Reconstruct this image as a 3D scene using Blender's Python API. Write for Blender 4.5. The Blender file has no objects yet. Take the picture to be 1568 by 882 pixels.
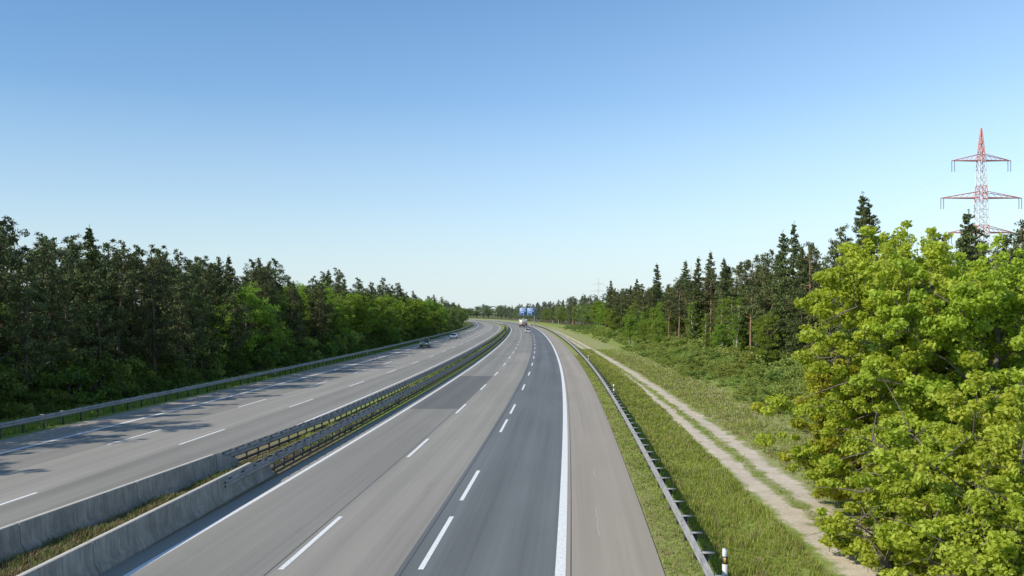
import bpy, math, random
import numpy as np
from mathutils import Vector, Matrix, Quaternion
rng = np.random.default_rng(7)
random.seed(7)
scene = bpy.context.scene
coll = scene.collection
CAMH = 6.88

# ------------------------------------------------------------------ road axis
_n = [(-4000,.078),(0,.078),(32,.068),(49,.063),(73,.055),(120,.038),(204,.0225),(334,.006),(450,-.025),(600,-.07),(900,-.14),(1400,-.24),(9000,-.24)]
_Y = np.arange(-400, 8000, 1.0)
_S = np.interp(_Y, [a for a, b in _n], [b for a, b in _n])
_X = np.concatenate([[0], np.cumsum((_S[1:] + _S[:-1]) / 2)])
_X = _X - np.interp(22.55, _Y, _X) + 1.27
def XE(y): return np.interp(y, _Y, _X)
def SL(y): return np.interp(y, _Y, _S)
def TR(y): return np.interp(y, [0, 24, 60, 100, 164, 300, 9000], [9.0, 8.8, 8.3, 7.8, 6.8, 6.0, 6.0])
def vnoise(x, y, s=1.0, seed=0):
    x = np.asarray(x) / s; y = np.asarray(y) / s
    return (np.sin(x*1.7+seed)+np.sin(y*1.3+seed*2.1)+np.sin((x+y)*0.9+seed*.7)+np.sin((x-y)*2.3+seed*1.3))/4
def ground_h(o, y):
    o = np.asarray(o, float); y = np.asarray(y, float)
    h = np.interp(o, [-5000,-200,-45,-36,-33,-31,-30.2,-16.2,-15.6,-14.2,-12.4,-11.9,2.4,3.0,4.2,5.8,7.2,9.5,12,16,24,60,300,5000],
                     [0,0,.1,.1,-.25,-.06,-.05,-.05,.0,.06,.0,-.05,-.05,-.02,-.02,-.3,-.25,-.22,-.1,.15,.2,.2,0,0])
    amp = np.where((o > 4.5) | (o < -33), 0.10, 0.0)
    return h + amp * vnoise(o*3+XE(y), y, 4.0, 3)

# ------------------------------------------------------------------ mesh builder
class MB:
    def __init__(s): s.v=[]; s.f=[]; s.m=[]; s.t=[]; s.n=0
    def quads(s, Q, mat=0, tint=None):
        Q = np.asarray(Q, float); n = len(Q)
        if n == 0: return
        s.v.append(Q.reshape(-1,3)); s.f.append(np.arange(n*4).reshape(-1,4)+s.n); s.n += n*4
        s.m.append(np.full(n, mat)); t = np.full(n, .5) if tint is None else np.asarray(tint)
        s.t.append(np.repeat(t, 4))
    def indexed(s, V, F, mat=0, tint=.5):
        V=np.asarray(V,float); F=np.asarray(F,int)
        s.v.append(V); s.f.append(F+s.n); s.n += len(V)
        s.m.append(np.full(len(F), mat)); s.t.append(np.full(len(V), tint))
    def tube(s, pts, rad, sides=6, mat=0, tint=.5):
        pts=np.asarray(pts,float); rad=np.asarray(rad,float); k=len(pts)
        d=np.gradient(pts,axis=0); d/= (np.linalg.norm(d,axis=1,keepdims=True)+1e-9)
        ref=np.where(np.abs(d[:,2:3])>.9, np.array([[1.,0,0]]), np.array([[0,0,1.]]))
        a=np.cross(d,ref); a/=(np.linalg.norm(a,axis=1,keepdims=True)+1e-9); b=np.cross(d,a)
        th=np.linspace(0,2*np.pi,sides,endpoint=False)
        V=(pts[:,None,:]+rad[:,None,None]*(np.cos(th)[None,:,None]*a[:,None,:]+np.sin(th)[None,:,None]*b[:,None,:])).reshape(-1,3)
        F=[]
        for i in range(k-1):
            for j in range(sides):
                j2=(j+1)%sides
                F.append((i*sides+j,i*sides+j2,(i+1)*sides+j2,(i+1)*sides+j))
        s.indexed(V,F,mat,tint)
    def box(s, c, size, mat=0, rotz=0.0, tint=.5):
        sx,sy,sz=[q/2 for q in size]
        V=np.array([(x,y,z) for z in(-sz,sz) for y in(-sy,sy) for x in(-sx,sx)],float)
        if rotz:
            cc,ss=math.cos(rotz),math.sin(rotz); V[:,:2]=V[:,:2]@np.array([[cc,ss],[-ss,cc]])
        V+=np.array(c)
        s.indexed(V,[(0,2,3,1),(4,5,7,6),(0,1,5,4),(2,6,7,3),(0,4,6,2),(1,3,7,5)],mat,tint)
    def mesh(s, name, mats, smooth=False):
        V=np.concatenate(s.v); F=np.concatenate(s.f); M=np.concatenate(s.m); T=np.concatenate(s.t)
        me=bpy.data.meshes.new(name)
        me.vertices.add(len(V)); me.vertices.foreach_set("co",V.astype(np.float32).ravel())
        me.loops.add(F.size); me.polygons.add(len(F))
        me.polygons.foreach_set("loop_start",(np.arange(len(F))*4).astype(np.int32))
        me.loops.foreach_set("vertex_index",F.astype(np.int32).ravel())
        me.polygons.foreach_set("material_index",M.astype(np.int32))
        me.update(calc_edges=True)
        at=me.attributes.new("tint",'FLOAT','POINT'); at.data.foreach_set("value",T.astype(np.float32))
        for m in mats: me.materials.append(m)
        if smooth: me.polygons.foreach_set("use_smooth",np.ones(len(F),bool))
        me.update()
        return me
    def obj(s, name, mats, smooth=False, parent=None):
        o=bpy.data.objects.new(name, s.mesh(name,mats,smooth)); coll.objects.link(o)
        if parent: o.parent=parent
        return o
def empty(name, loc=(0,0,0), rotz=0):
    e=bpy.data.objects.new(name,None); e.empty_display_size=.5; e.location=loc; e.rotation_euler=(0,0,rotz); coll.objects.link(e); return e

# ------------------------------------------------------------------ materials
class NT:
    def __init__(s,name):
        s.mat=bpy.data.materials.new(name); s.mat.use_nodes=True; s.nt=s.mat.node_tree
        s.b=s.nt.nodes["Principled BSDF"]; s.out=s.nt.nodes["Material Output"]
    def n(s,t,**k):
        nd=s.nt.nodes.new(t)
        for a,v in k.items(): setattr(nd,a,v)
        return nd
    def l(s,a,b): s.nt.links.new(a,b)
    def noise(s,vec,scale,detail=4,rough=.6):
        nd=s.n('ShaderNodeTexNoise'); nd.inputs['Scale'].default_value=scale; nd.inputs['Detail'].default_value=detail; nd.inputs['Roughness'].default_value=rough
        if vec is not None: s.l(vec,nd.inputs['Vector'])
        return nd.outputs['Fac']
    def ramp(s,fac,stops):
        r=s.n('ShaderNodeValToRGB'); e=r.color_ramp.elements
        while len(e)<len(stops): e.new(.5)
        for el,(p,c) in zip(e,stops): el.position=p; el.color=(c if isinstance(c,tuple) else (c,c,c))+(1,)
        s.l(fac,r.inputs[0]); return r.outputs[0]
    def mix(s,fac,a,b,mode='MIX'):
        m=s.n('ShaderNodeMix',data_type='RGBA',blend_type=mode)
        for v,i in((fac,0),(a,6),(b,7)):
            if isinstance(v,(int,float)): m.inputs[i].default_value=v
            elif isinstance(v,tuple): m.inputs[i].default_value=v+(1,)
            else: s.l(v,m.inputs[i])
        return m.outputs[2]
    def math(s,op,a,b=None,clamp=False):
        m=s.n('ShaderNodeMath',operation=op); m.use_clamp=clamp
        for v,i in((a,0),(b,1)):
            if v is None: continue
            if isinstance(v,(int,float)): m.inputs[i].default_value=v
            else: s.l(v,m.inputs[i])
        return m.outputs[0]
    def mapping(s,vec,scale):
        m=s.n('ShaderNodeMapping'); m.inputs['Scale'].default_value=scale; s.l(vec,m.inputs['Vector']); return m.outputs[0]
    def bump(s,h,strength,dist=.02):
        b=s.n('ShaderNodeBump'); b.inputs['Strength'].default_value=strength; b.inputs['Distance'].default_value=dist; s.l(h,b.inputs['Height']); s.l(b.outputs[0],s.b.inputs['Normal'])
def simple(name,col,rough=.5,metal=0,var=.15,scale=8,spec=None):
    m=NT(name); tc=m.n('ShaderNodeTexCoord').outputs['Object']
    f=m.noise(tc,scale,5)
    a=tuple(c*(1-var) for c in col); b=tuple(min(1,c*(1+var)) for c in col)
    m.l(m.ramp(f,[(.3,a),(.7,b)]),m.b.inputs['Base Color'])
    m.b.inputs['Roughness'].default_value=rough; m.b.inputs['Metallic'].default_value=metal
    if spec is not None: m.b.inputs['Specular IOR Level'].default_value=spec
    return m.mat
def asphalt(name,col,contrast=.14,spec=.3):
    m=NT(name); uv=m.n('ShaderNodeUVMap',uv_map='UVMap').outputs[0]
    streak=m.noise(m.mapping(uv,(1.3,.012,1)),1.0,6,.62)
    streak2=m.noise(m.mapping(uv,(7,.05,1)),1.0,4,.6)
    patch=m.noise(m.mapping(uv,(.25,.06,1)),1.0,3,.5)
    fine=m.noise(uv,28,3,.7)
    v=m.math('ADD',m.math('MULTIPLY',streak,1.3),m.math('MULTIPLY',streak2,.6))
    v=m.math('ADD',v,m.math('MULTIPLY',patch,.8)); v=m.math('ADD',v,m.math('MULTIPLY',fine,.5))
    sx=m.n('ShaderNodeSeparateXYZ'); m.l(uv,sx.inputs[0])
    wp=m.math('COSINE',m.math('MULTIPLY',m.math('ADD',sx.outputs[0],.95),2*math.pi/1.875))
    v=m.math('ADD',v,m.math('MULTIPLY',wp,-.11))
    v=m.math('MULTIPLY',v,1/3.2)
    lo=tuple(c*(1-contrast*1.7) for c in col); hi=tuple(c*(1+contrast*1.7) for c in col)
    c=m.ramp(v,[(.34,lo),(.66,hi)])
    st=m.noise(m.mapping(uv,(.8,.25,1)),1.0,5,.7)
    c=m.mix(m.ramp(st,[(.62,0.),(.74,.35)]),c,tuple(q*.6 for q in col))
    m.l(c,m.b.inputs['Base Color']); m.b.inputs['Roughness'].default_value=.82; m.b.inputs['Specular IOR Level'].default_value=spec
    m.bump(fine,.25,.01)
    return m.mat
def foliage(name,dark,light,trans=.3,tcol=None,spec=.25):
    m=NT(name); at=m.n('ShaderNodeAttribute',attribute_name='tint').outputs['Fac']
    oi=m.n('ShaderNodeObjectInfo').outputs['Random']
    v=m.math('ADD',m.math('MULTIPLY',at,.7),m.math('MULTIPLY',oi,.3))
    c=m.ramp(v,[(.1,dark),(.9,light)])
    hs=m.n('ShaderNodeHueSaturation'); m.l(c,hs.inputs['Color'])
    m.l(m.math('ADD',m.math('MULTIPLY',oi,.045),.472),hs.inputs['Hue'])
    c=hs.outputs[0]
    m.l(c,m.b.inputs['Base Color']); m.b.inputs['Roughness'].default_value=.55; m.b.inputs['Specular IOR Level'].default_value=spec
    if trans>0:
        tr=m.n('ShaderNodeBsdfTranslucent'); m.l(m.mix(1.0,c,tcol or (1.6,1.7,.7),'MULTIPLY'),tr.inputs[0])
        mx=m.n('ShaderNodeMixShader'); mx.inputs[0].default_value=trans
        m.l(m.b.outputs[0],mx.inputs[1]); m.l(tr.outputs[0],mx.inputs[2]); m.l(mx.outputs[0],m.out.inputs[0])
    return m.mat

M_mid=asphalt("asphalt_grey",(.262,.242,.205))
M_left=asphalt("asphalt_grey_old",(.222,.208,.180))
M_dark=asphalt("asphalt_patch_dark",(.135,.131,.122),.12)
M_right=asphalt("asphalt_blue_dark",(.130,.137,.137),.18)
M_shoulder=asphalt("asphalt_shoulder",(.31,.27,.218),.12)
M_opp=asphalt("asphalt_opposite",(.275,.255,.22))
M_bark=simple("bark_brown",(.11,.08,.055),.9,0,.4,6)
M_pinebark=simple("bark_pine_orange",(.28,.16,.10),.9,0,.4,5)
M_greybark=simple("bark_grey",(.15,.125,.10),.9,0,.4,6)
M_birchbark=simple("bark_birch",(.45,.40,.34),.8,0,.35,5)
M_pine=foliage("pine_needles",(.042,.062,.022),(.165,.190,.066),0,None,.12)
M_spruce=foliage("spruce_needles",(.042,.066,.020),(.150,.185,.056),0,None,.12)
M_leafD=foliage("leaves_dark",(.052,.092,.016),(.150,.220,.040),.3)
M_leafL=foliage("leaves_light",(.10,.165,.018),(.27,.37,.055),.4)
M_near=foliage("leaves_spring",(.23,.30,.022),(.52,.58,.085),.48,(1.35,1.3,.55))
M_shrub=foliage("leaves_shrub",(.13,.175,.034),(.34,.40,.11),.35)
M_grass=foliage("grass_blades",(.155,.205,.034),(.36,.42,.10),.35)
M_dry=foliage("grass_dry",(.16,.125,.055),(.38,.31,.16),.25,(1.2,1.1,.8))
M_weed=foliage("weeds_green",(.06,.10,.02),(.17,.20,.06),.25)
H_pine=foliage("needles_haze_strong",(.095,.120,.090),(.19,.21,.14),0)  # farthest trees: distance haze painted into the needle and leaf colours
H_leaf=foliage("leaves_haze_strong",(.13,.175,.095),(.23,.29,.14),.3,(1.3,1.3,.8))
G_pine=foliage("needles_haze_mild",(.068,.090,.048),(.175,.195,.095),0)  # mid-distance trees: milder haze, likewise put into the base colour
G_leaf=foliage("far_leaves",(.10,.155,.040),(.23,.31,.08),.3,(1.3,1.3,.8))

def mat_paint():
    m=NT("road_paint_white"); uv=m.n('ShaderNodeTexCoord').outputs['Object']
    f=m.noise(uv,9,6,.75)
    m.l(m.ramp(f,[(.30,(.40,.39,.36)),(.46,(.70,.69,.66)),(.7,(.82,.81,.78))]),m.b.inputs['Base Color']); m.b.inputs['Roughness'].default_value=.6
    return m.mat
M_paint=mat_paint()
def mat_steel():
    m=NT("galvanised_steel"); tc=m.n('ShaderNodeTexCoord').outputs['Object']
    f=m.noise(tc,1.2,6,.7)
    m.l(m.ramp(f,[(.3,(.17,.17,.165)),(.55,(.33,.325,.315)),(.8,(.24,.225,.20))]),m.b.inputs['Base Color'])
    m.b.inputs['Metallic'].default_value=.2; m.b.inputs['Roughness'].default_value=.65; return m.mat
M_steel=mat_steel()
M_steeldark=simple("weathered_steel",(.085,.082,.078),.7,.2,.3,3)
def mat_conc():
    m=NT("concrete_weathered"); tc=m.n('ShaderNodeTexCoord').outputs['Object']
    f=m.noise(tc,1.1,7,.7); g=m.noise(m.mapping(tc,(5,5,.5)),1.5,4,.6)
    c=m.mix(m.ramp(g,[(.42,0.),(.68,.55)]),m.ramp(f,[(.3,(.24,.215,.175)),(.7,(.45,.41,.345))]),(.13,.115,.095))
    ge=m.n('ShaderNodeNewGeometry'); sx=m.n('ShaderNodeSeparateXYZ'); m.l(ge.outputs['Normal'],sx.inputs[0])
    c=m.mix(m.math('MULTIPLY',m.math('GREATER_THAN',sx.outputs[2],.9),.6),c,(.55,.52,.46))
    m.l(c,m.b.inputs['Base Color']); m.b.inputs['Roughness'].default_value=.85; m.bump(m.noise(tc,25,4),.3); return m.mat
M_conc=mat_conc()

def mat_ground():
    m=NT("ground_grass"); uv=m.n('ShaderNodeUVMap',uv_map='UVMap').outputs[0]; ut=m.n('ShaderNodeUVMap',uv_map='Track').outputs[0]
    big=m.noise(uv,.12,4); med=m.noise(uv,.9,6,.7); fine=m.noise(uv,9,5,.75)
    mixv=m.math('ADD',m.math('MULTIPLY',med,.5),m.math('MULTIPLY',fine,.5))
    grass=m.ramp(mixv,[(.32,(.13,.175,.030)),(.5,(.22,.275,.06)),(.68,(.32,.35,.12))])
    dry=m.ramp(mixv,[(.32,(.17,.145,.065)),(.66,(.36,.31,.16))])
    sx=m.n('ShaderNodeSeparateXYZ'); m.l(uv,sx.inputs[0]); U=sx.outputs[0]; V=sx.outputs[1]
    st=m.n('ShaderNodeSeparateXYZ'); m.l(ut,st.inputs[0]); T=st.outputs[0]
    c=m.mix(m.ramp(big,[(.5,0.),(.66,.4)]),grass,dry)
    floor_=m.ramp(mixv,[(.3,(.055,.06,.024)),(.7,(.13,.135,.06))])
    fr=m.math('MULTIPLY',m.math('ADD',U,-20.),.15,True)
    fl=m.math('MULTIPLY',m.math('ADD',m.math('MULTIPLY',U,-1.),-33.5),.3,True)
    sm=m.math('MULTIPLY',m.math('SUBTRACT',3.6,m.math('ABSOLUTE',m.math('ADD',T,-3.4))),.5,True)
    c=m.mix(m.math('MULTIPLY',sm,m.ramp(med,[(.35,.2),(.65,.9)])),c,m.ramp(mixv,[(.3,(.23,.21,.09)),(.7,(.44,.39,.22))]))
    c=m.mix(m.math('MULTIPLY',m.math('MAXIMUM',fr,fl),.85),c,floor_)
    med1=m.math('MULTIPLY',m.math('LESS_THAN',U,-12.0),m.math('GREATER_THAN',U,-16.))
    farg=m.math('SUBTRACT',1.,m.math('MULTIPLY',m.math('ADD',V,-44.),.06,True))
    c=m.mix(m.math('MULTIPLY',med1,farg),c,m.ramp(mixv,[(.3,(.13,.105,.055)),(.7,(.27,.225,.13))]))
    mar=m.math('MULTIPLY',m.math('SUBTRACT',4.0,U),1.0,True); mar=m.math('MULTIPLY',mar,m.math('GREATER_THAN',U,2.))
    c=m.mix(m.math('MULTIPLY',mar,.6),c,m.ramp(mixv,[(.3,(.20,.20,.065)),(.7,(.38,.35,.17))]))
    aT=m.math('ABSOLUTE',m.math('ADD',T,m.math('MULTIPLY',m.math('ADD',m.noise(uv,.8,4),-.5),.7)))
    rut=m.math('ABSOLUTE',m.math('ADD',aT,-.72))
    rutm=m.math('MULTIPLY',m.math('SUBTRACT',m.math('ADD',.56,m.math('MULTIPLY',m.math('ADD',med,-.5),1.6)),rut),3.5,True)
    sand=m.ramp(mixv,[(.35,(.40,.33,.235)),(.65,(.66,.575,.45))])
    c=m.mix(rutm,c,sand)
    mid=m.math('MULTIPLY',m.math('SUBTRACT',1.5,aT),1.2,True)
    c=m.mix(m.math('MULTIPLY',m.math('MULTIPLY',mid,m.math('SUBTRACT',1.,rutm)),m.ramp(med,[(.4,0.),(.6,.8)])),c,(.38,.32,.20))
    m.l(c,m.b.inputs['Base Color']); m.b.inputs['Roughness'].default_value=.95; m.b.inputs['Specular IOR Level'].default_value=.1
    m.bump(m.math('ADD',fine,med),.6,.08)
    return m.mat
M_ground=mat_ground()

# ------------------------------------------------------------------ grids that follow the road
def strip_grid(name, offs, ys, zf, mats, matf=None, track=False, parent=None):
    offs=np.asarray(offs,float); ys=np.asarray(ys,float)
    O,Yv=np.meshgrid(offs,ys); X=XE(Yv)+O*np.sqrt(1+SL(Yv)**2); Z=zf(O,Yv)
    V=np.stack([X,Yv,Z],-1).reshape(-1,3); w=len(offs)
    i,j=np.meshgrid(np.arange(len(ys)-1),np.arange(w-1),indexing='ij'); a=(i*w+j).ravel()
    F=np.stack([a,a+1,a+w+1,a+w],1)
    b=MB(); b.indexed(V,F); 
    if matf is not None:
        cy=(ys[i]+ys[i+1])/2; co=(offs[j]+offs[j+1])/2
        b.m=[matf(co,cy).ravel()]
    me=b.mesh(name,mats)
    uv=me.uv_layers.new(name="UVMap"); UVv=np.stack([O,Yv],-1).reshape(-1,2)[F.ravel()]
    uv.data.foreach_set("uv",UVv.astype(np.float32).ravel())
    if track:
        u2=me.uv_layers.new(name="Track"); U2=np.stack([O-TR(Yv),Yv],-1).reshape(-1,2)[F.ravel()]
        u2.data.foreach_set("uv",U2.astype(np.float32).ravel())
    o=bpy.data.objects.new(name,me); coll.objects.link(o)
    if parent: o.parent=parent
    return o
ysN=np.concatenate([np.arange(-40,160,2.),np.arange(160,400,6.),np.arange(400,1500,15.)])
ysG=np.concatenate([[-390,-300,-200,-100],ysN,np.arange(1500,3000,150),[3200,4000,5500,7900]])
og=[-5000,-2500,-1200,-600,-300,-150,-90,-60,-50,-45,-41,-38,-36,-34.5,-33,-32,-31,-30.2,-24,-16.2,-15.6,-15,-14.2,-13,-12.4,-11.9,-6,2.4,3,3.6,4.2,5,5.8,6.5,7.2,8,8.8,9.5,10.5,12,14,16,18,21,24,30,40,60,90,150,300,600,1200,2500,5000]
strip_grid("ground",og,ysG,ground_h,[M_ground],track=True)
z0=lambda O,Y: O*0
offs=[-12.1,-11.2,-7.62,-4.35,-0.1,2.75]
def mf(co,cy):
    m=np.zeros(co.shape,int)
    m[(co<-7.6)]=1
    m[(co<-7.6)&(co>-11.2)&(cy>62)&(cy<94)]=2
    m[(co<-11.2)]=0
    m[(co>-4.3)&(co<-.1)]=3
    m[(co>-.1)]=4
    m[(co>-7.6)&(co<-4.3)&(cy>150)]=1
    return m
strip_grid("motorway_carriageway",offs,ysN,z0,[M_mid,M_left,M_dark,M_right,M_shoulder],mf)
strip_grid("motorway_carriageway_opposite",[-30.6,-27.5,-24,-20,-16,-15.75],ysN,z0,[M_opp,M_shoulder,M_left],lambda co,cy: np.where(co<-27.5,1,np.where((co>-24)&(co<-20),0,2)))

# markings
mk=MB()
def line(o,y0,y1,w,step=3.,z=.005):
    n=max(1,int(round((y1-y0)/step))); ys=np.linspace(y0,y1,n+1)
    k=np.sqrt(1+SL(ys)**2); L=XE(ys)+(o-w/2)*k; R=XE(ys)+(o+w/2)*k; zz=np.full(n+1,z)
    A=np.stack([L,ys,zz],1); B=np.stack([R,ys,zz],1)
    mk.quads(np.stack([A[:-1],B[:-1],B[1:],A[1:]],1))
line(0,-40,1500,.28); line(-11.35,-40,1500,.17)
line(-27.7,-40,1500,.28); line(-16.45,-40,1500,.17)
for k in range(-3,60): line(-7.5,23+18*k,29+18*k,.15)
for s in [-4,5,23,31.5,49.6,58.8]+[77+18*k for k in range(60)]: line(-3.75,s,s+6,.15)
for k in range(-3,60):
    line(-20.2,26.9+18*k,32.9+18*k,.15); line(-23.95,26.9+18*k,32.9+18*k,.15)
mk.obj("road_markings",[M_paint])
mj=MB()
_mk=mk; mk=mj
line(-4.2,-40,400,.035,z=.004); line(.28,-40,400,.03,z=.004); line(-7.75,-40,61,.03,z=.004)
line(-15.95,-40,300,.05,z=.004)
for yy in (61.9,94.1):
    mj.quads([[(XE(yy)-11.2,yy-.05,.004),(XE(yy)-7.7,yy-.05,.004),(XE(yy)-7.7,yy+.05,.004),(XE(yy)-11.2,yy+.05,.004)]])
for (o,a,b_) in ((1.15,26.5,30.3),(1.3,36,38)):
    ys=np.linspace(a,b_,14); xo=XE(ys)+o+rng.normal(0,.025,14)
    A=np.stack([xo-.02,ys,ys*0+.004],1); B=np.stack([xo+.025,ys,ys*0+.004],1)
    mj.quads(np.stack([A[:-1],B[:-1],B[1:],A[1:]],1),1)
mk=_mk
M_tar=simple("tar_seam",(.07,.07,.07),.7); M_pale=simple("pale_crack_filler",(.36,.33,.29),.9)
mj.obj("road_seams",[M_tar,M_pale])

# ------------------------------------------------------------------ barriers
def frame_at(o,y):
    s=float(SL(y)); k=math.sqrt(1+s*s)
    t=np.array([s/k,1/k,0]); n=np.array([1/k,-s/k,0]); p=np.array([float(XE(y))+o*k,y,0.]); return p,t,n
def sweep(b,prof,ofun,ys,mat=0,cap=True,closed=True):
    V=[];m=len(prof)
    for y in ys:
        p,t,n=frame_at(ofun(y),y)
        for (a,z) in prof: V.append(p+n*a+np.array([0,0,z]))
    F=[]
    for i in range(len(ys)-1):
        for j in range(m if closed else m-1):
            j2=(j+1)%m; F.append((i*m+j,i*m+j2,(i+1)*m+j2,(i+1)*m+j))
    b.indexed(V,F,mat)
    if cap and m%2==0:
        for base in (0,(len(ys)-1)*m):
            vv=np.array(V[base:base+m]); 
            b.indexed(vv,[(j,j+1,m-2-j,m-1-j) for j in range(m//2-1)],mat)
jersey=[(-.30,-.05),(-.28,.08),(-.14,.30),(-.10,.85),(-.075,.88),(.075,.88),(.10,.85),(.14,.30),(.28,.08),(.30,-.05)]
def oR(y): return float(np.interp(y,[10,20,36],[-12.2,-12.3,-12.65]))
def oL(y): return float(np.interp(y,[-40,0,24,37,52,70],[-16.6,-16.4,-15.75,-15.05,-14.35,-14.25])) if y<70 else -14.25
for nm,of,yend in(("concrete_barrier",oR,34.5),("concrete_barrier",oL,36.5)):
    b=MB(); y=yend
    while y>-30:
        y0=y-5.965; pr=jersey
        sweep(b,pr,lambda q,of=of:of(q)+ (0.15 if of is oL else 0),[y0,(y0+y)/2,y]); y-=6.0
    q=[(yend+.04,.88),(yend+2.2,.34)]
    V=[]
    for (yy,hh) in q:
        p,t,n=frame_at(of(yy)+(0.15 if of is oL else 0),yy)
        for (a,z) in jersey: V.append(p+n*a+np.array([0,0,z if z<.3 else (z/.88)*hh]))
    b.indexed(V,[(j,j+1,10+j+1,10+j) for j in range(9)]+[(10,11,18,19),(11,12,17,18),(12,13,16,17),(13,14,15,16)])
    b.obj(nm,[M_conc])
wb=[(0.,.42),(.0,.46),(.07,.49),(.07,.53),(.01,.57),(.01,.60),(.07,.64),(.07,.68),(0.,.71),(0.,.75)]
def guardrail(name,of,side,y0,y1,double=False,spacing=4.0):
    b=MB(); ys=np.concatenate([np.arange(y0,min(y1,200),4.),np.arange(max(y0,200),y1+.1,10.)]) if y1>200 else np.arange(y0,y1+.1,4.)
    pr=[(side*(.12+a),z) for a,z in wb]; bk=[(side*(.105+a),z) for a,z in reversed(wb)]
    sweep(b,pr+bk,of,ys,0)
    if double:
        pr=[(-side*(.12+a),z) for a,z in wb]; bk=[(-side*(.105+a),z) for a,z in reversed(wb)]
        sweep(b,pr+bk,of,ys,0)
        sweep(b,[(-.03,.08),(-.03,.2),(.03,.2),(.03,.08)],of,ys,1)
    y=y0+.5
    while y<min(y1,520):
        p,t,n=frame_at(of(y),y); rz=-math.atan(float(SL(y)))
        g=-.35
        b.box(p+np.array([0,0,(.70+g)/2]),(.10,.06,.70-g),1,rz)
        b.box(p+n*side*.065+np.array([0,0,.60]),(.11,.12,.20),1,rz)
        if double:
            b.box(p-n*side*.065+np.array([0,0,.60]),(.11,.12,.20),1,rz)
            b.box(p+np.array([0,0,.735]),(.36,.22,.03),1,rz)
        else:
            b.box(p-n*side*.02+np.array([0,0,.735]),(.38,.16,.03),0,rz)
        y+=spacing
    return b.obj(name,[M_steel,M_steeldark])
guardrail("guardrail",lambda y:3.75,-1,-20.5,900,spacing=2.0)
guardrail("guardrail",oR,1,31.5,900,True,1.33)
guardrail("guardrail",lambda y:oL(y),-1,37.,900,True,1.33)
guardrail("guardrail",lambda y:-31.6,1,-20.5,900,spacing=2.0)

M_white=simple("plastic_white",(.62,.62,.60),.45,0,.05); M_black=simple("plastic_black",(.02,.02,.02),.5)
M_refl=simple("reflector",(.6,.35,.05),.2)
def delineator(o,y,sgn):
    b=MB(); x,zz=float(XE(y))+o, float(ground_h(o,y))
    prof=[(-.06,-.05),(.06,-.05),(.06,.05),(-.06,.05)]
    def ring(z,s=1,dz=0): return [(px*s,py*s,z+(dz if py>0 else 0)) for px,py in prof]
    for a,c,m,d in [(0,.72,0,0),(.72,.92,1,0),(.92,1.05,0,.06)]:
        V=ring(a)+ring(c,1 if c<1 else .85,d); b.indexed(V,[(0,1,5,4),(1,2,6,5),(2,3,7,6),(3,0,4,7),(4,5,6,7)],m)
    b.box((0,-.056,.82),(.05,.012,.14),2)
    ob=b.obj("delineator_post",[M_white,M_black,M_refl]); ob.location=(x,y,zz-.22); return ob
for y in (21.9,73,123,173,223,273): delineator(4.22,y,1)
for y in (46,96,146,196,246): delineator(-32.2,y,-1)

# ------------------------------------------------------------------ foliage tools
def runit(n):
    v=rng.normal(size=(n,3)); return v/np.linalg.norm(v,axis=1,keepdims=True)
def leaves(b,C,L,W,mat,tint,up=.0,droop=0.,out=None):
    n=len(C); N=runit(n); N[:,2]+=up
    if out is not None: N+=out
    N/=np.linalg.norm(N,axis=1,keepdims=True)
    t=np.cross(N,runit(n)); t/= (np.linalg.norm(t,axis=1,keepdims=True)+1e-9)
    if droop: t[:,2]-=droop; t/=np.linalg.norm(t,axis=1,keepdims=True)
    w=np.cross(N,t); L=np.asarray(L)*rng.uniform(.6,1.3,n); W=np.asarray(W)*rng.uniform(.6,1.3,n)
    t=t*L[:,None]/2; w=w*W[:,None]/2; k=N*(W*.15)[:,None]
    b.quads(np.stack([C-t,C+w+k,C+t,C-w+k],1),mat,np.clip(tint,0,1))
def clump(b,c,r,n,L,W,mat,tbase,flat=.6,up=.3,droop=0):
    c=np.asarray(c); u=runit(n)*(rng.uniform(0,1,n)**.45)[:,None]
    P=c+u*np.array([r,r,r*flat])
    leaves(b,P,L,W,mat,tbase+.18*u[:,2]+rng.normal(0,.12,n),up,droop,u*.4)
def bez(a,c,sag,n=4):
    a=np.asarray(a,float); c=np.asarray(c,float); t=np.linspace(0,1,n)[:,None]
    p=a+(c-a)*t; p[:,2]+= (sag*np.sin(np.linspace(0,np.pi,n)))
    return p
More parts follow.
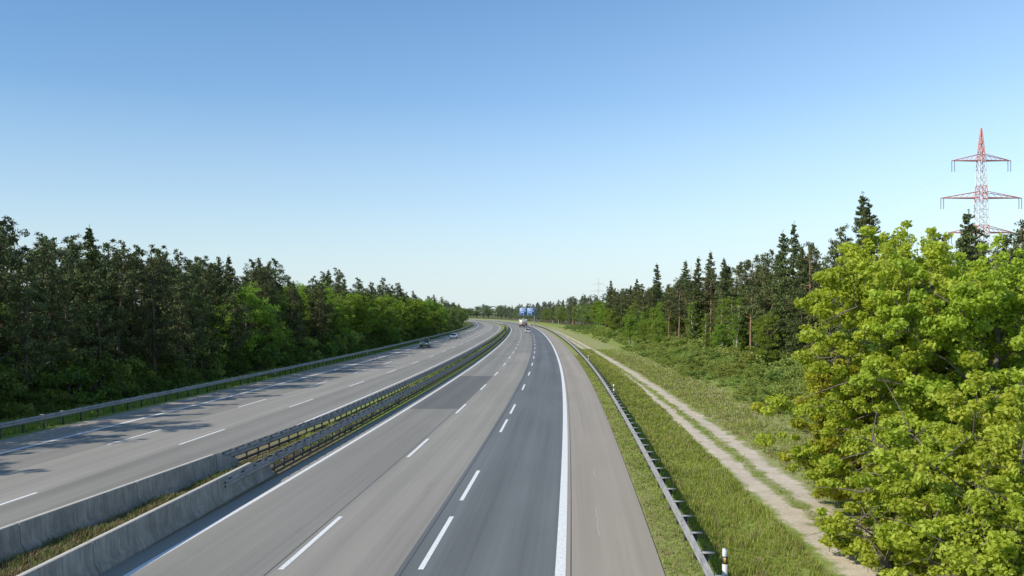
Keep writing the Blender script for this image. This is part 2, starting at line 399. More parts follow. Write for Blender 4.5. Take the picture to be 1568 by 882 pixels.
def pine_mesh(i):
    b=MB(); h=14.; lean=rng.normal(0,.3,2); dense=i<4
    zs=np.linspace(-.3,h-.3,8); tp=np.stack([lean[0]*(zs/h)**2+rng.normal(0,.06,8),lean[1]*(zs/h)**2+rng.normal(0,.06,8),zs],1)
    b.tube(tp,np.interp(zs,[0,h*.6,h],[.18,.11,.02]),6,0)
    base=(rng.uniform(.12,.22) if dense else rng.uniform(.42,.5))*h; nl=48 if dense else 32
    for k in range(nl):
        f=(k+rng.uniform(-.4,.4))/nl; f=min(max(f,0),1); z=base+(h-base-.1)*f
        ln=np.interp(f,[0,.2,.5,.8,1],[1.7,2.2,1.9,1.15,.22])*rng.uniform(.55,1.2) if dense else np.interp(f,[0,.25,.6,.9,1],[1.6,2.5,2.1,1.0,.35])*rng.uniform(.55,1.25)
        a=rng.uniform(0,2*np.pi); st=np.array([np.interp(z,zs,tp[:,0]),np.interp(z,zs,tp[:,1]),z])
        en=st+np.array([math.cos(a)*ln,math.sin(a)*ln,rng.uniform(0,.6)*ln+ .1])
        pts=bez(st,en,-.1*ln,3); b.tube(pts,np.linspace(.045,.012,3),3,0)
        nc=2+int(ln*2.2); tb=rng.uniform(.2,.75)
        for q in range(nc):
            p=pts[0]+(pts[-1]-pts[0])*rng.uniform(.35,1.05)+rng.normal(0,.24,3)*[1,1,.8]*(1 if f<.9 else .4)
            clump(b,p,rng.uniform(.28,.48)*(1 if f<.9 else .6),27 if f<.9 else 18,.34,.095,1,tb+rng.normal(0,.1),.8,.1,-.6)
    for k in range(10):
        z=rng.uniform(.08,.35)*h; a=rng.uniform(0,6.28); ln=rng.uniform(.5,1.4)
        st=np.array([np.interp(z,zs,tp[:,0]),np.interp(z,zs,tp[:,1]),z]); b.tube([st,st+np.array([math.cos(a)*ln,math.sin(a)*ln,-.1*ln])],[.03,.008],3,0)
    return b.mesh("pine_%d"%i,[M_bark if dense else M_pinebark,M_pine])
def spruce_mesh(i):
    b=MB(); h=16.; zs=np.linspace(-.3,h,7); b.tube(np.stack([zs*0,zs*0,zs],1),np.interp(zs,[0,h],[.22,.02]),7,0)
    z=rng.uniform(.1,.25)*h; w=rng.uniform(2.3,3.0)
    while z<h-.15:
        f=(z/h); ln0=w*(1-f)**.75+.14; nb=max(4,int(7*(1-f)+4))
        for k in range(nb):
            a=rng.uniform(0,6.28); ln=ln0*rng.uniform(.5,1.2)
            st=np.array([0,0,z+rng.uniform(-.15,.15)]); en=st+np.array([math.cos(a)*ln,math.sin(a)*ln,ln*np.interp(f,[0,.7,1],[-.35,-.05,.5])])
            b.tube([st,en],[.03,.008],3,0)
            n=int(12+ln*34); t=rng.uniform(.15,1.05,n)[:,None]; P=st+(en-st)*t
            side=np.array([-math.sin(a),math.cos(a),0]); wd=(1.1-t)*ln*.32+.06
            P=P+side*rng.uniform(-1,1,(n,1))*wd; P[:,2]-=rng.uniform(0,.28,n)*min(1,ln)
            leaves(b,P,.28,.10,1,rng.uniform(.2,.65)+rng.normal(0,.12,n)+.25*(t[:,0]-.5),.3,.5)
        z+=np.interp(f,[0,1],[.46,.26])
    n=40; P=np.stack([rng.normal(0,.05,n),rng.normal(0,.05,n),rng.uniform(h-.8,h+.3,n)],1); leaves(b,P,.2,.05,1,np.full(n,.4))
    return b.mesh("spruce_%d"%i,[M_bark,M_spruce])
def decid_mesh(i,h=11.,leafm=None,barkm=None,wid=2.6,L=.2,nl=34,base=.22,nper=38,flat=.65,name="decid"):
    b=MB(); zs=np.linspace(-.3,h*.88,7); tp=np.stack([np.cumsum(rng.normal(0,.12,7)),np.cumsum(rng.normal(0,.12,7)),zs],1); tp[:2,:2]=0
    b.tube(tp,np.interp(zs,[0,h],[.17*h/11,.03]),7,0)
    for k in range(nl):
        f=(k+rng.uniform(-.4,.4))/nl; f=min(max(f,0),1); z=h*base+(h*.86-h*base)*f
        ln=wid*np.interp(f,[0,.3,.6,1],[.75,1.,.85,.3])*rng.uniform(.55,1.2)
        a=rng.uniform(0,6.28); st=np.array([np.interp(z,zs,tp[:,0]),np.interp(z,zs,tp[:,1]),z-.2])
        en=st+np.array([math.cos(a)*ln,math.sin(a)*ln,ln*rng.uniform(.1,.8)+.15]); pts=bez(st,en,.05*ln,4)
        b.tube(pts,np.linspace(.055,.012,4)*h/11,4,0); tb=rng.uniform(.3,.7)
        for q in range(4+int(ln*2)):
            p=pts[0]+(pts[-1]-pts[0])*rng.uniform(.3,1.1)+rng.normal(0,.36,3)*[1,1,.8]
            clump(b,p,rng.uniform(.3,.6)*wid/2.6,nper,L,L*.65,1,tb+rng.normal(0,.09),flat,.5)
    return b.mesh("%s_%d"%(name,i),[barkm,leafm])
def shrub_mesh(i,leafm,h=1.6,w=1.3):
    b=MB()
    for k in range(14):
        a=rng.uniform(0,6.28); r=w*rng.uniform(0,1)**.6; z=h*rng.uniform(.2,1)*(1-.35*(r/w)**2)
        en=np.array([math.cos(a)*r,math.sin(a)*r,z]); b.tube([np.array([en[0]*.2,en[1]*.2,-.1]),en],[.02,.006],3,0)
        tb=rng.uniform(.25,.75)
        for q in range(3): clump(b,en+rng.normal(0,.22,3)*[1,1,.6],rng.uniform(.25,.45),36,.15,.10,1,tb+rng.normal(0,.08),.6,.5)
    return b.mesh("shrub_%d"%i,[M_greybark,leafm])
PINES=[pine_mesh(i) for i in range(6)]; PINES_D=PINES[:4]; PINES_B=PINES[4:]
SPRUCES=[spruce_mesh(i) for i in range(4)]
DEC_D=[decid_mesh(i,11,M_leafD,M_greybark,2.8) for i in range(3)]
DEC_L=[decid_mesh(i+5,11,M_leafL,M_greybark,2.6) for i in range(3)]
BIRCH=[decid_mesh(i,12,M_leafL,M_birchbark,1.7,.16,34,.22,32,.9,"birch") for i in range(2)]
SHR_D=[shrub_mesh(i,M_leafD) for i in range(3)]
SHR_L=[shrub_mesh(i+4,M_shrub) for i in range(4)]
NOM={}
for L_,nm,h0 in((PINES,"pine_tree",14.),(SPRUCES,"spruce_tree",16.3),(DEC_D,"deciduous_tree",11.),(DEC_L,"deciduous_tree",11.),(BIRCH,"birch_tree",12.),(SHR_D,"shrub",1.6),(SHR_L,"shrub",1.6)):
    for me in L_: NOM[me.name]=(nm,h0)
HAZE={}
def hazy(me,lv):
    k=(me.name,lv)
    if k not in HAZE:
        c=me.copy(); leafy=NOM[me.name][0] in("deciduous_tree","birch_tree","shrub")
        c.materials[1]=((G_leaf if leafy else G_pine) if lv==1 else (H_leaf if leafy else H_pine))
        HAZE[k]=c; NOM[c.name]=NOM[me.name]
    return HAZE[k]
def place(lst,x,y,h,parent=None,wf=1.0,name=None,z=None):
    me=random.choice(lst); nm,h0=NOM[me.name]
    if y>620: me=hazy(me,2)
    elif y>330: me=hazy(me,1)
    o=bpy.data.objects.new(name or (nm if parent is None else "tree"),me); coll.objects.link(o)
    s=h/h0; w=s*wf*random.uniform(.9,1.15)
    if z is None: z=float(ground_h(x-float(XE(y)),y))
    o.location=(x,y,z-.05); o.scale=(w,w,s); o.rotation_euler=(random.uniform(-.03,.03),random.uniform(-.03,.03),random.uniform(0,6.28))
    if parent: o.parent=parent
    return o
fL=empty("forest"); fR=empty("forest"); fF=empty("distant_forest"); und=empty("undergrowth"); undL=empty("undergrowth")
def pickL(y,r_):
    r=random.random()
    if y<130: return (PINES_D if r<.80 else DEC_D if r<.90 else SPRUCES)
    return (PINES_D if r<.22 else DEC_D if r<.42 else DEC_L if r<.94 else SPRUCES)
y=18.
while y<720:
    dy=3.5 if y<130 else (5. if y<300 else 8.)
    rows=[-37.8,-41.4,-45.5,-51] if y<300 else [-37.8,-43]
    for r,o in enumerate(rows):
        yy=y+random.uniform(-1.3,1.3); oo=o+random.uniform(-1.4,1.4)
        h=random.uniform(12.0,15.0)-(1.8 if r==0 else 0)+(.6 if r>2 else 0)
        if yy>130: h+=.5
        lst=pickL(yy,r)
        if lst in(DEC_D,DEC_L): h*=.86
        place(lst,float(XE(yy))+oo,yy,h,None if (r==0 and 45<yy<150) else fL,1.1)
    y+=dy
y=20.
while y<420:
    for o in(-35.8,-37.2,-40.5):
        h=random.uniform(1.6,4.2) if o<-36 else random.uniform(.8,1.7)
        place(SHR_D if random.random()<.8 else SHR_L,float(XE(y))+o+random.uniform(-.8,.8),y+random.uniform(-1,1),h,undL,.85)
    y+=2.1 if y<200 else 4.5
for (px,Z,h) in((372,98,11.0),(432,113,5.2),(425,115,4.0),(560,170,11.5),(600,200,12),(640,250,12.5),(665,300,13),(610,215,11),(400,104,9.),(525,152,10),(580,182,11.5),(625,232,12),(650,270,12.5),(545,163,9),(590,193,10),(570,176,12),(615,222,12),(635,243,12)):
    place(DEC_L,(px-784)/1311*Z,Z,h,None,1.1)
# right forest
y=34.
while y<900:
    dy=3.7 if y<140 else (5. if y<320 else 8.)
    rows=[24.5,28,32.5,38] if y<320 else [23,28]
    for r,o in enumerate(rows):
        if r==0 and y<170 and random.random()<.45: continue
        yy=y+random.uniform(-1.5,1.5); oo=o+random.uniform(-1.6,1.6)
        q=random.random(); h=random.uniform(9.8,14.2)+(.8 if r>2 else -.6)
        if yy>110: h+=1.3
        if yy>250: h+=1.5
        lst=PINES if q<.36 else SPRUCES if q<.54 else DEC_D if q<.64 else DEC_L if q<.90 else BIRCH
        if lst in(DEC_D,DEC_L,BIRCH): h*=.82
        place(lst,float(XE(yy))+oo,yy,h,None if (r==0 and yy<150) else fR,1.1)
    y+=dy
spec=[(SPRUCES,1210,90,338),(SPRUCES,1325,73,292),(SPRUCES,1337,70,305),(PINES_D,1300,76,345),(SPRUCES,1487,60,320),(PINES_B,1148,104,392),(PINES_B,1040,160,430),(SPRUCES,1088,140,383),(SPRUCES,1112,134,395),(SPRUCES,1005,205,402),(PINES_B,1245,84,372),(PINES_D,1270,82,368),(SPRUCES,935,300,428),(SPRUCES,975,250,425),(PINES_B,1180,96,382),(SPRUCES,1555,58,372),(BIRCH,1080,128,470),(BIRCH,1128,112,455),(BIRCH,1062,140,452),(DEC_L,965,180,475),(DEC_L,985,172,490),(DEC_L,940,235,470),(SPRUCES,1200,92,352),(PINES_B,1055,150,428),(PINES_B,1025,165,435),(SPRUCES,1228,88,372),(DEC_L,1010,155,480),(DEC_L,1170,90,470),(DEC_L,1100,118,490),(SPRUCES,1068,165,392),(SPRUCES,1050,185,398)]
for lst,px,Z,py in spec:
    place(lst,(px-784)/1311*Z,Z,CAMH+(480-py)*Z/1311-.1,None,.98)
y=30.
while y<420:
    k=5 if y<170 else 3
    for q in range(k):
        o=random.uniform(13.4,24.5) if y<200 else random.uniform(12,23)
        h=np.interp(o,[12,16,20,24],[.4,.8,1.3,2.4])*random.uniform(.45,1.45)
        place(SHR_L if random.random()<.9 else SHR_D,float(XE(y))+o,y+random.uniform(-1,1),h,und,1.15)
    y+=1.5 if y<170 else 3.
for k in range(260):
    yy=random.uniform(950,1700); x=random.uniform(-420,620)
    o=x-float(XE(yy))
    if -40<o<22: continue
    place(random.choice([DEC_D,DEC_L,PINES_D,SPRUCES]),x,yy,random.uniform(14,20),fF,2.3)
for k in range(120):
    yy=random.uniform(1800,2300); x=random.uniform(-900,1100)
    place(random.choice([DEC_D,DEC_L,PINES_D]),x,yy,random.uniform(14,20),fF,3.4)

# ------------------------------------------------------------------ near trees
def near_tree(name,x,y,h,R,ncl,L=.14,nleaf=185,low=.06):
    b=MB(); zs=np.linspace(-.4,h*.8,9)
    tp=np.stack([np.cumsum(rng.normal(0,.10,9)),np.cumsum(rng.normal(0,.10,9)),zs],1); tp[:2,:2]=0
    b.tube(tp,np.interp(zs,[0,h],[.15,.03]),9,0)
    limbs=[]
    for k in range(28):
        f=(k+.5)/28; z=h*(low+.70*f); a=k*2.4+rng.uniform(-.4,.4)
        prof=np.interp(z/h,[0,.15,.4,.65,.85,1],[.8,1.,1.,.84,.5,.1])
        ln=R*prof*rng.uniform(.6,1.12)
        st=np.array([np.interp(z,zs,tp[:,0]),np.interp(z,zs,tp[:,1]),z])
        en=st+np.array([math.cos(a)*ln,math.sin(a)*ln,ln*rng.uniform(.1,.7)])
        if en[2]>h: en[2]=h-.2
        pts=bez(st,en,.08*ln,6)+np.concatenate([[np.zeros(3)],rng.normal(0,.08,(5,3))])
        b.tube(pts,np.linspace(.06,.012,6)*(1.1-.5*f),5,0); limbs.append(pts)
        for q in range(6):
            i0=rng.integers(1,5); s0=pts[i0]; e0=s0+rng.normal(0,.6,3)+(pts[-1]-pts[0])*.22
            b.tube(bez(s0,e0,.05,4),np.linspace(.022,.006,4),4,0); limbs.append(bez(s0,e0,.05,4))
    for c in range(ncl):
        lb=limbs[rng.integers(len(limbs))]; t=rng.uniform(.35,1.1) if len(lb)==6 else rng.uniform(.5,1.3)
        p=lb[0]+(lb[-1]-lb[0])*t+rng.normal(0,.28,3)
        p[2]=max(p[2],.35)
        r=rng.uniform(.16,.40); tb=rng.uniform(.22,.78)
        b.tube([p-np.array([0,0,.3]),p+np.array([0,0,.1])],[.01,.004],3,0)
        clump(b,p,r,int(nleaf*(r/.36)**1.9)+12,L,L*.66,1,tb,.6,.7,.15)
    for c in range(28):
        a=rng.uniform(0,6.28); rr=rng.uniform(0,R*.65); z=h*rng.uniform(.82,1.02)-rr*.42
        p=np.array([tp[-1,0]+math.cos(a)*rr,tp[-1,1]+math.sin(a)*rr,z]); b.tube([p-np.array([math.cos(a)*.2,math.sin(a)*.2,1.3]),p],[.025,.006],4,0)
        for q in range(5): clump(b,p-np.array([0,0,q*.26])+rng.normal(0,.08,3),.16+.06*q,55,L,L*.6,1,.6,.8,.5)
    o=b.obj(name,[M_greybark,M_near]); o.location=(x,y,float(ground_h(x-float(XE(y)),y))); return o
def wx(px,Z): return (px-784)/1311*Z
near_tree("maple_tree",wx(1390,27.5),27.5,10.3,3.4,580)
near_tree("maple_tree",wx(1530,25.5),25.5,9.1,3.3,580)
near_tree("maple_tree",wx(1690,28),28,9.8,3.4,240)
near_tree("maple_sapling",wx(1420,22.6),22.6,4.4,2.0,250)
near_tree("maple_sapling",wx(1315,31),31,6.2,2.1,240)
near_tree("maple_sapling",wx(1560,21.3),21.3,5.0,2.0,240)
near_tree("maple_sapling",wx(1365,23.6),23.6,2.6,1.4,140)
near_tree("maple_sapling",wx(1465,31),31,8.4,2.6,240)
near_tree("maple_sapling",wx(1480,20.6),20.6,2.9,1.5,150)
near_tree("maple_sapling",wx(1590,19.8),19.8,3.2,1.5,120)

# ------------------------------------------------------------------ grass
def grass(name,n,of,yr,hgt,mats,wid=.018,blades=5,fan=.5):
    u=rng.uniform(0,1,n); y=yr[0]*(yr[1]/yr[0])**u
    o=of(n,y); x=XE(y)+o; z=ground_h(o,y)-.02
    B=np.repeat(np.stack([x,y,z],1),blades,0); m=len(B)
    B[:,:2]+=rng.normal(0,.05,(m,2)); sc=np.repeat(np.clip(y/30,1,3.2),blades)
    H=hgt*rng.uniform(.45,1.3,m)*np.repeat(.65+.5*vnoise(x,y,.8,1)+.3,blades)
    a=rng.uniform(0,6.28,m); d=np.stack([np.cos(a),np.sin(a),a*0],1); ln=rng.uniform(.1,fan,m)[:,None]*H[:,None]
    s=np.stack([-np.sin(a),np.cos(a),a*0],1)*(wid*sc*rng.uniform(.6,1.3,m))[:,None]
    up=np.array([[0,0,1.]])*H[:,None]
    b=MB(); t=np.clip(.5+.3*np.repeat(vnoise(x,y,1.5,5),blades)+rng.normal(0,.18,m),0,1)
    b.quads(np.stack([B-s,B+s,B+up*.6+d*ln*.35+s*.7,B+up*.6+d*ln*.35-s*.7],1),0,t)
    b.quads(np.stack([B+up*.6+d*ln*.35-s*.7,B+up*.6+d*ln*.35+s*.7,B+up+d*ln+s*.1,B+up+d*ln-s*.1],1),0,np.clip(t+.12,0,1))
    return b.obj(name,mats)
U=lambda a,c: (lambda n,y: rng.uniform(a,c,n))
def medo(off):
    return lambda n,y: np.interp(y,[0,24,37,52,70],[-16.2,-15.5,-14.7,-14.1,-14.0])+.35+rng.uniform(0,1,n)**off*(-12.95-(np.interp(y,[0,24,37,52,70],[-16.2,-15.5,-14.7,-14.1,-14.0])+.35))
grass("grass_verge",13000,U(4.2,7.3),(17,170),.17,[M_grass],.013)
grass("grass_verge",1600,U(4.3,7.2),(17,170),.24,[M_dry],.010,4,.8)
grass("grass_verge",2600,U(2.8,4.3),(17,140),.10,[M_dry],.012)
grass("grass_verge",3600,U(2.85,4.4),(17,140),.11,[M_grass],.013)
grass("grass_verge",7500,lambda n,y:TR(y)+1.5+np.abs(rng.normal(0,2.8,n)),(18,170),.18,[M_grass],.013)
grass("grass_verge",3200,lambda n,y:TR(y)+1.4+np.abs(rng.normal(0,2.8,n)),(18,150),.22,[M_dry],.012)
grass("grass_track_strip",1100,lambda n,y:TR(y)+rng.normal(0,.14,n),(20,150),.07,[M_grass])
grass("median_grass",8000,medo(1),(16,60),.22,[M_dry],.012,5,.8)
grass("median_weeds",3800,medo(1.3),(16,75),.24,[M_weed])
grass("median_grass",6000,U(-13.9,-12.9),(42,300),.33,[M_grass])
grass("grass_verge",6000,U(-35.5,-32.0),(40,260),.25,[M_grass])

# ------------------------------------------------------------------ pylons
M_red=simple("paint_red_haze_tint",(.62,.28,.24),.6); M_pw=simple("paint_white",(.74,.74,.74),.5); M_ins=simple("insulator",(.26,.29,.31),.3)  # pylon red is paled towards pink to paint in distance haze
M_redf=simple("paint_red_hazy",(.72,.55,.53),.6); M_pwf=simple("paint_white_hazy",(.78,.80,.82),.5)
M_wire=simple("wire_aluminium",(.45,.47,.5),.4,.3)
ARMS=[(51.5,8.6),(40.6,11.8),(30.5,9.5)]
def pylon(x,y,H=61.,far=False):
    b=MB(); T=.8 if far else 1.3
    def wdt(z): return np.interp(z,[0,28,H*.86,H],[4.6,1.6,.8,.1])
    def mt(z): return 0 if (z>50 or 39<z<42 or 29<z<32) else 1
    def bar(p,q,r,z): b.tube([p,q],[r*T,r*T],4,mt(z))
    lev=list(np.arange(0,28,4.0))+list(np.arange(28,H,2.3))+[H]
    cs=[(-1,-1),(1,-1),(1,1),(-1,1)]
    for i in range(len(lev)-1):
        a,c=lev[i],lev[i+1]; wa,wc=wdt(a),wdt(c)
        for j in range(4):
            s,t=cs[j],cs[(j+1)%4]
            bar((s[0]*wa,s[1]*wa,a),(s[0]*wc,s[1]*wc,c),.11,a)
            bar((s[0]*wa,s[1]*wa,a),(t[0]*wc,t[1]*wc,c),.06,a); bar((t[0]*wa,t[1]*wa,a),(s[0]*wc,s[1]*wc,c),.06,a)
            bar((s[0]*wc,s[1]*wc,c),(t[0]*wc,t[1]*wc,c),.05,a)
    for z,L in ARMS:
        w=wdt(z)
        for sg in(-1,1):
            for yy in(-1,1):
                b.tube([(sg*w,yy*w,z),(sg*L,0,z)],[.13*T,.11*T],4,0); b.tube([(sg*w,yy*w,z+1.8),(sg*L,0,z)],[.08*T,.07*T],4,0)
            n=6
            for k in range(n):
                f0=k/n; f1=(k+1)/n; xa=w+(L-w)*f0; xb=w+(L-w)*f1
                b.tube([(sg*xa,0,z+1.8*(1-f0)),(sg*xb,0,z)],[.05*T,.05*T],4,0)
                b.tube([(sg*xa,w*(1-f0),z),(sg*xb,-w*(1-f1),z)],[.04*T,.04*T],4,0)
            for dx in(-.4,.4): b.tube([(sg*(L-.4)+dx,0,z),(sg*(L-.4)+dx,0,z-3.2)],[.12,.12],5,2)
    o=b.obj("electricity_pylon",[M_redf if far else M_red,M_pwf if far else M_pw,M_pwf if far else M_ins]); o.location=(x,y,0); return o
PY=[(137,250),(205,980),(131,1300)]
for k,(x,y) in enumerate(PY): pylon(x,y,61.,k>0)
w=MB(); chain=[(130,-180)]+PY[:2]
for (xa,ya),(xb,yb) in zip(chain[:-1],chain[1:]):
    for z,L in ARMS:
        for xo in(-(L-.4),L-.4):
            t=np.linspace(0,1,25); P=np.stack([xa+(xb-xa)*t+xo,ya+(yb-ya)*t,z-3-4*11*t*(1-t)],1); w.tube(P,np.full(25,.010),3,0)
w.obj("power_lines",[M_wire])

# ------------------------------------------------------------------ signs
M_blue=simple("sign_blue",(.10,.24,.50),.45,0,.04); M_sw=simple("sign_white",(.8,.8,.8),.4,0,.02)
def gantry(name,y,o_post,x0,x1,z0_,z1_,face=-1):
    b=MB(); xe=float(XE(y)); xp=xe+o_post
    b.tube([(xp,y,-.2),(xp,y,z0_+ (z1_-z0_)*.75)],[.28,.22],10,0)
    lo,hi=min(x0,xp),max(x1,xp)
    for zz in(z0_+(z1_-z0_)*.28,z0_+(z1_-z0_)*.72): b.box(((lo+hi)/2,y,zz),(hi-lo,.3,.25),0)
    b.box((xp,y,.15),(1.1,1.1,.5),3)
    xm=(x0+x1)/2
    for a,c in((x0,xm-.1),(xm+.1,x1)):
        yy=y+face*.25
        b.box(((a+c)/2,yy,(z0_+z1_)/2),(c-a,.06,z1_-z0_),2)
        b.box(((a+c)/2,yy+face*.035,(z0_+z1_)/2),(c-a-.2,.02,z1_-z0_-.2),1)
        W=c-a
        for k,(fx,fw) in enumerate(((.42,.55),(.5,.62),(.38,.42))):
            z=z1_-.75-k*.85
            if z<z0_+1.0: break
            xs=a+W*(fx-fw/2); xe2=a+W*(fx+fw/2)
            while xs<xe2:
                lw=random.uniform(.18,.3); b.box((xs+lw/2,yy+face*.052,z),(lw,.014,random.choice((.34,.34,.46))),2); xs+=lw+.1
        ax=a+W*.5; az=z0_+.7
        b.box((ax,yy+face*.052,az+.2),(.14,.014,.6),2)
        b.indexed([(ax-.35,yy+face*.056,az-.05),(ax,yy+face*.056,az-.5),(ax+.35,yy+face*.056,az-.05),(ax,yy+face*.056,az-.12)],[(0,1,2,3)],2)
    return b.obj(name,[M_steel,M_blue,M_sw,M_conc])
Zs=470.
gantry("motorway_sign_gantry",Zs,3.0,(796-784)/1311*Zs,(819-784)/1311*Zs,CAMH-3.6*Zs/1311+.2,CAMH+8.2*Zs/1311)
yy=800.; xo=(697-784)/1311*yy
gantry("motorway_sign_gantry",yy,-33,xo-4.,xo+5.,6.,10.5,-1)

# ------------------------------------------------------------------ vehicles
M_glass=simple("car_glass",(.02,.025,.03),.08,0,.02); M_tyre=simple("tyre_rubber",(.02,.02,.02),.8); M_rim=simple("wheel_rim",(.4,.4,.42),.3,.7)
M_lamp=simple("headlamp",(.8,.8,.75),.15); M_tail=simple("tail_lamp",(.45,.02,.02),.2); M_plate=simple("number_plate",(.75,.75,.7),.4)
def paint(n,c,metal=.2): return simple(n,c,.25,metal,.03)
def wheel(b,x,y,r,w,mt,mr):
    sg=1 if x>0 else -1; th=np.linspace(0,2*np.pi,19)[:-1]; n=18
    rings=[(x-sg*w/2,r*.9),(x-sg*w/2,r),(x+sg*w/2-sg*.03,r),(x+sg*w/2,r*.9),(x+sg*w/2,r*.62)]
    V=[(xx,y+rr*math.cos(t),r+rr*math.sin(t)) for xx,rr in rings for t in th]
    b.indexed(V,[(i*n+j,i*n+(j+1)%n,(i+1)*n+(j+1)%n,(i+1)*n+j) for i in range(4) for j in range(n)],mt)
    V=[(x+sg*w/2,y+r*.62*math.cos(t),r+r*.62*math.sin(t)) for t in th]+[(x+sg*(w/2-.05),y+r*.15*math.cos(t),r+r*.15*math.sin(t)) for t in th]+[(x+sg*(w/2-.05),y,r)]
    b.indexed(V,[(j,(j+1)%n,n+(j+1)%n,n+j) for j in range(n)]+[(n+j,n+(j+1)%n,n+(j+2)%n,2*n) for j in range(0,n,2)],mr)
def loft(b,secs,mat):
    m=len(secs[0][1]); V=[(x,y,z) for y,r in secs for x,z in r]; F=[]
    for i in range(len(secs)-1):
        for j in range(m): F.append((i*m+j,i*m+(j+1)%m,(i+1)*m+(j+1)%m,(i+1)*m+j))
    for base in(0,(len(secs)-1)*m):
        F+= [(base+j,base+j+1,base+m-2-j,base+m-1-j) for j in range(m//2-1)]
    b.indexed(V,F,mat)
def car(name,x,y,heading,col,L=4.4,W=1.8,H=1.46,suv=False):
    b=MB(); hw=W/2; belt=.95 if not suv else 1.15; gl=.22 if not suv else .32; r=.33 if not suv else .40
    def ring(w,zb,zt): return [(-w*.94,zb),(-w,zb+.12),(-w,(zb+zt)/2+.08),(-w*.93,zt),(w*.93,zt),(w,(zb+zt)/2+.08),(w,zb+.12),(w*.94,zb)]
    hood=belt-.08 if not suv else belt
    S=[(-L/2,ring(hw*.82,gl+.12,belt-.22)),(-L/2+.12,ring(hw*.93,gl,belt-.08)),(-L/2+.6,ring(hw,gl,belt)),(0,ring(hw,gl,belt)),(L/2-1.35,ring(hw,gl,belt)),(L/2-.9,ring(hw*.99,gl,hood-.02)),(L/2-.2,ring(hw*.92,gl,hood-.20)),(L/2,ring(hw*.78,gl+.1,hood-.36))]
    loft(b,S,0)
    rear=-L/2+(.15 if suv else .35)
    def gr(wb,wt,zb,zt): return [(-hw*wb,zb),(-hw*wt,zt),(hw*wt,zt),(hw*wb,zb)]
    C=[(rear,gr(.88,.86,belt-.05,belt+.02)),(rear+.5,gr(.9,.72,belt-.05,H-.06)),(.1,gr(.92,.74,belt-.05,H-.05)),(L/2-1.95,gr(.92,.72,belt-.05,H-.10)),(L/2-1.15,gr(.9,.86,belt-.05,belt+.02))]
    loft(b,C,1)
    R=[(rear+.46,gr(.74,.66,H-.075,H-.03)),(.1,gr(.76,.68,H-.065,H)),(L/2-1.92,gr(.74,.66,H-.115,H-.05))]
    loft(b,R,0)
    for sx in(-1,1):
        for (ya,yb) in((L/2-1.15,L/2-1.95),(rear+.02,rear+.5)): b.tube([(sx*hw*.89,ya,belt),(sx*hw*.735,yb,H-.07)],[.045,.04],4,0)
        b.tube([(sx*hw*.93,.05,belt-.02),(sx*hw*.76,.05,H-.06)],[.045,.04],4,0)
        wheel(b,sx*(hw-.10),L/2-.85,r,.2,2,3); wheel(b,sx*(hw-.10),-L/2+.85,r,.2,2,3)
        b.box((sx*(hw+.08),L/2-1.45,belt+.06),(.18,.12,.13),0)
        b.box((sx*hw*.64,L/2-.10,hood-.33),(.36,.14,.14),4); b.box((sx*hw*.74,-L/2+.07,belt-.24),(.24,.14,.22),5)
        b.box((sx*(hw-.02),0,gl+.05),(.06,L*.5,.1),7)
    b.box((0,L/2-.02,gl+.24),(W*.55,.10,.16),7); b.box((0,L/2+.02,gl+.22),(.5,.02,.11),6); b.box((0,-L/2-.0,belt-.42),(.5,.04,.11),6)
    if suv:
        b.box((0,L/2+.02,gl+.12),(W*.9,.14,.12),7)
        for sx in(-1,1): b.tube([(sx*hw*.62,rear+.6,H+.03),(sx*hw*.62,L/2-2.0,H+.0)],[.02,.02],4,7)
    o=b.obj(name,[paint(name+"_paint",col),M_glass,M_tyre,M_rim,M_lamp,M_tail,M_plate,M_black]); o.location=(x,y,.006); o.rotation_euler=(0,0,heading)
    return o
def on(o,y,away=True): 
    return float(XE(y))+o, y, -math.atan(float(SL(y)))+(0 if away else math.pi)
x,y,hd=on(-25.8,172,False); car("off_road_car",x,y,hd,(.06,.11,.095),4.4,1.85,1.95,True)
x,y,hd=on(-25.9,236,False); car("white_car",x,y,hd,(.70,.72,.74))
x,y,hd=on(-5.2,305); car("silver_car",x,y,hd,(.62,.64,.66))
x,y,hd=on(-26,640,False); car("white_car",x,y,hd,(.7,.7,.7))
def lorry(x,y,heading,col,L=13.,name="lorry"):
    b=MB(); b.box((0,0,2.55),(2.5,L-3,2.7),0); b.box((0,0,1.12),(2.3,L-3.2,.16),3)
    cy=L/2-1.0
    def gr(w,zb,zt): return [(-w,zb),(-w*.97,zt),(w*.97,zt),(w,zb)]
    loft(b,[(cy-1.15+.25,gr(1.2,.6,3.3)),(cy+.7,gr(1.2,.5,3.15)),(cy+1.05,gr(1.15,.45,2.1))],1)
    b.box((0,cy+.93,2.25),(2.1,.1,.8),2)
    for sx in(-1,1):
        for wy in(L/2-1.4,-L/2+4.0,-L/2+2.8,-L/2+1.6): wheel(b,sx*1.08,wy,.5,.3,3,4)
        b.box((sx*.95,-L/2+1.46,.95),(.4,.06,.2),5); b.box((sx*1.24,-L/2+1.46,2.55),(.06,.06,2.66),6)
        b.box((sx*.06,-L/2+1.46,2.55),(.03,.05,2.5),6)
    b.box((0,-L/2+1.46,3.93),(2.5,.08,.1),6); b.box((0,-L/2+1.5,.6),(2.4,.1,.16),5)
    o=b.obj(name,[simple("lorry_box",col,.5,0,.05),paint("lorry_cab",(.5,.5,.5)),M_glass,M_tyre,M_rim,M_tail,M_steel]); o.location=(x,y,.006); o.rotation_euler=(0,0,heading); return o
x,y,hd=on(-5.4,430); lorry(x,y,hd,(.80,.74,.58))
x,y,hd=on(-1.9,480); lorry(x,y,hd,(.82,.78,.70))

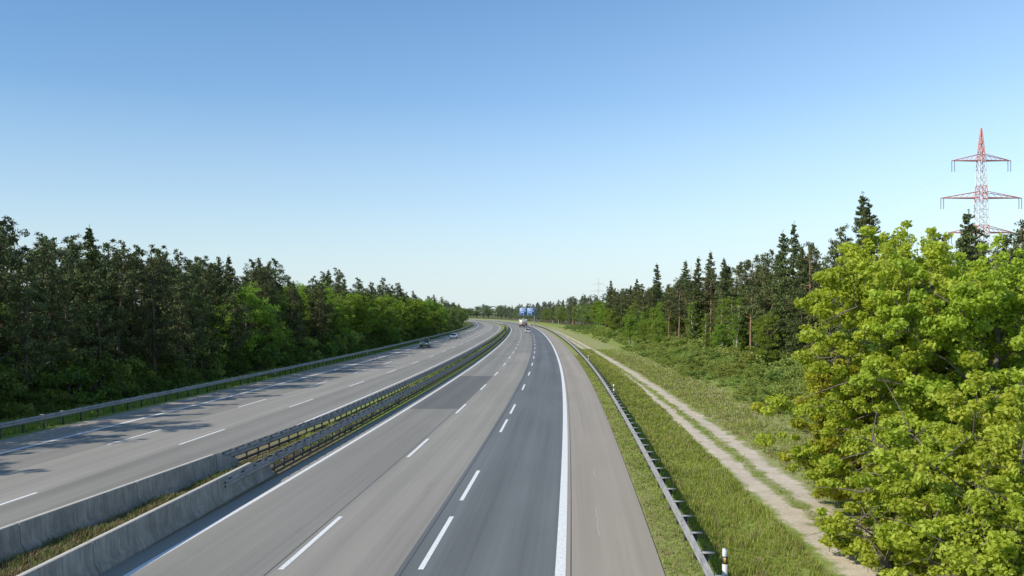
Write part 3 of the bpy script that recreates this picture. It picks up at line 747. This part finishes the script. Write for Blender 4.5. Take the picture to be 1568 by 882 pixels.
# ------------------------------------------------------------------ light, sky, camera
EL=math.radians(38); AZ=math.radians(-112)
sd=Vector((math.sin(AZ)*math.cos(EL),math.cos(AZ)*math.cos(EL),math.sin(EL)))
W=bpy.data.worlds.new("World"); scene.world=W; W.use_nodes=True; nt=W.node_tree
bg=nt.nodes['Background']; sky=nt.nodes.new('ShaderNodeTexSky'); sky.sky_type='NISHITA'; sky.sun_disc=False
sky.sun_elevation=EL; sky.sun_rotation=AZ; sky.air_density=1.0; sky.dust_density=.5; sky.ozone_density=1.4; sky.altitude=50
tc=nt.nodes.new('ShaderNodeTexCoord'); sp=nt.nodes.new('ShaderNodeSeparateXYZ'); nt.links.new(tc.outputs['Generated'],sp.inputs[0])
def ramp(src,stops):
    rp=nt.nodes.new('ShaderNodeValToRGB'); nt.links.new(src,rp.inputs[0]); els=rp.color_ramp.elements
    while len(els)<len(stops): els.new(.5)
    for e,(p,v) in zip(els,stops): e.position=p; e.color=v+(1,)
    return rp.outputs[0]
# haze low over the horizon
hz=ramp(sp.outputs[2],[(0,(.88,)*3),(.05,(.70,)*3),(.13,(.38,)*3),(.24,(.08,)*3),(.36,(0.,)*3)])
ad=nt.nodes.new('ShaderNodeMath'); ad.operation='MULTIPLY_ADD'; nt.links.new(sp.outputs[0],ad.inputs[0]); ad.inputs[1].default_value=.5; ad.inputs[2].default_value=.5
az=ramp(ad.outputs[0],[(.2,(.56,.86,1.06)),(.5,(.90,1.16,1.34)),(.78,(1.28,1.42,1.46))])
mu=nt.nodes.new('ShaderNodeMix'); mu.data_type='RGBA'; mu.blend_type='MULTIPLY'; mu.inputs[0].default_value=1; nt.links.new(sky.outputs[0],mu.inputs[6]); nt.links.new(az,mu.inputs[7])
mx=nt.nodes.new('ShaderNodeMix'); mx.data_type='RGBA'; nt.links.new(hz,mx.inputs[0]); nt.links.new(mu.outputs[2],mx.inputs[6]); mx.inputs[7].default_value=(5.4,6.1,6.4,1)
nt.links.new(mx.outputs[2],bg.inputs[0]); bg.inputs[1].default_value=.14
sl=bpy.data.lights.new("sun",'SUN'); sl.energy=5.0; sl.angle=math.radians(.5); sl.color=(1,.935,.82)
so=bpy.data.objects.new("sun",sl); coll.objects.link(so); so.rotation_mode='QUATERNION'; so.rotation_quaternion=sd.to_track_quat('Z','Y'); so.location=(0,0,80)
cam=bpy.data.cameras.new("camera"); co=bpy.data.objects.new("camera",cam); coll.objects.link(co)
co.location=(0,0,CAMH); co.rotation_euler=(math.radians(90),0,0); cam.sensor_width=36; cam.lens=1311/1568*36; cam.shift_y=39/1568
cam.clip_start=.1; cam.clip_end=12000; scene.camera=co
scene.view_settings.view_transform='Standard'; scene.view_settings.look='None'; scene.view_settings.exposure=0
print("objects",len(bpy.data.objects))
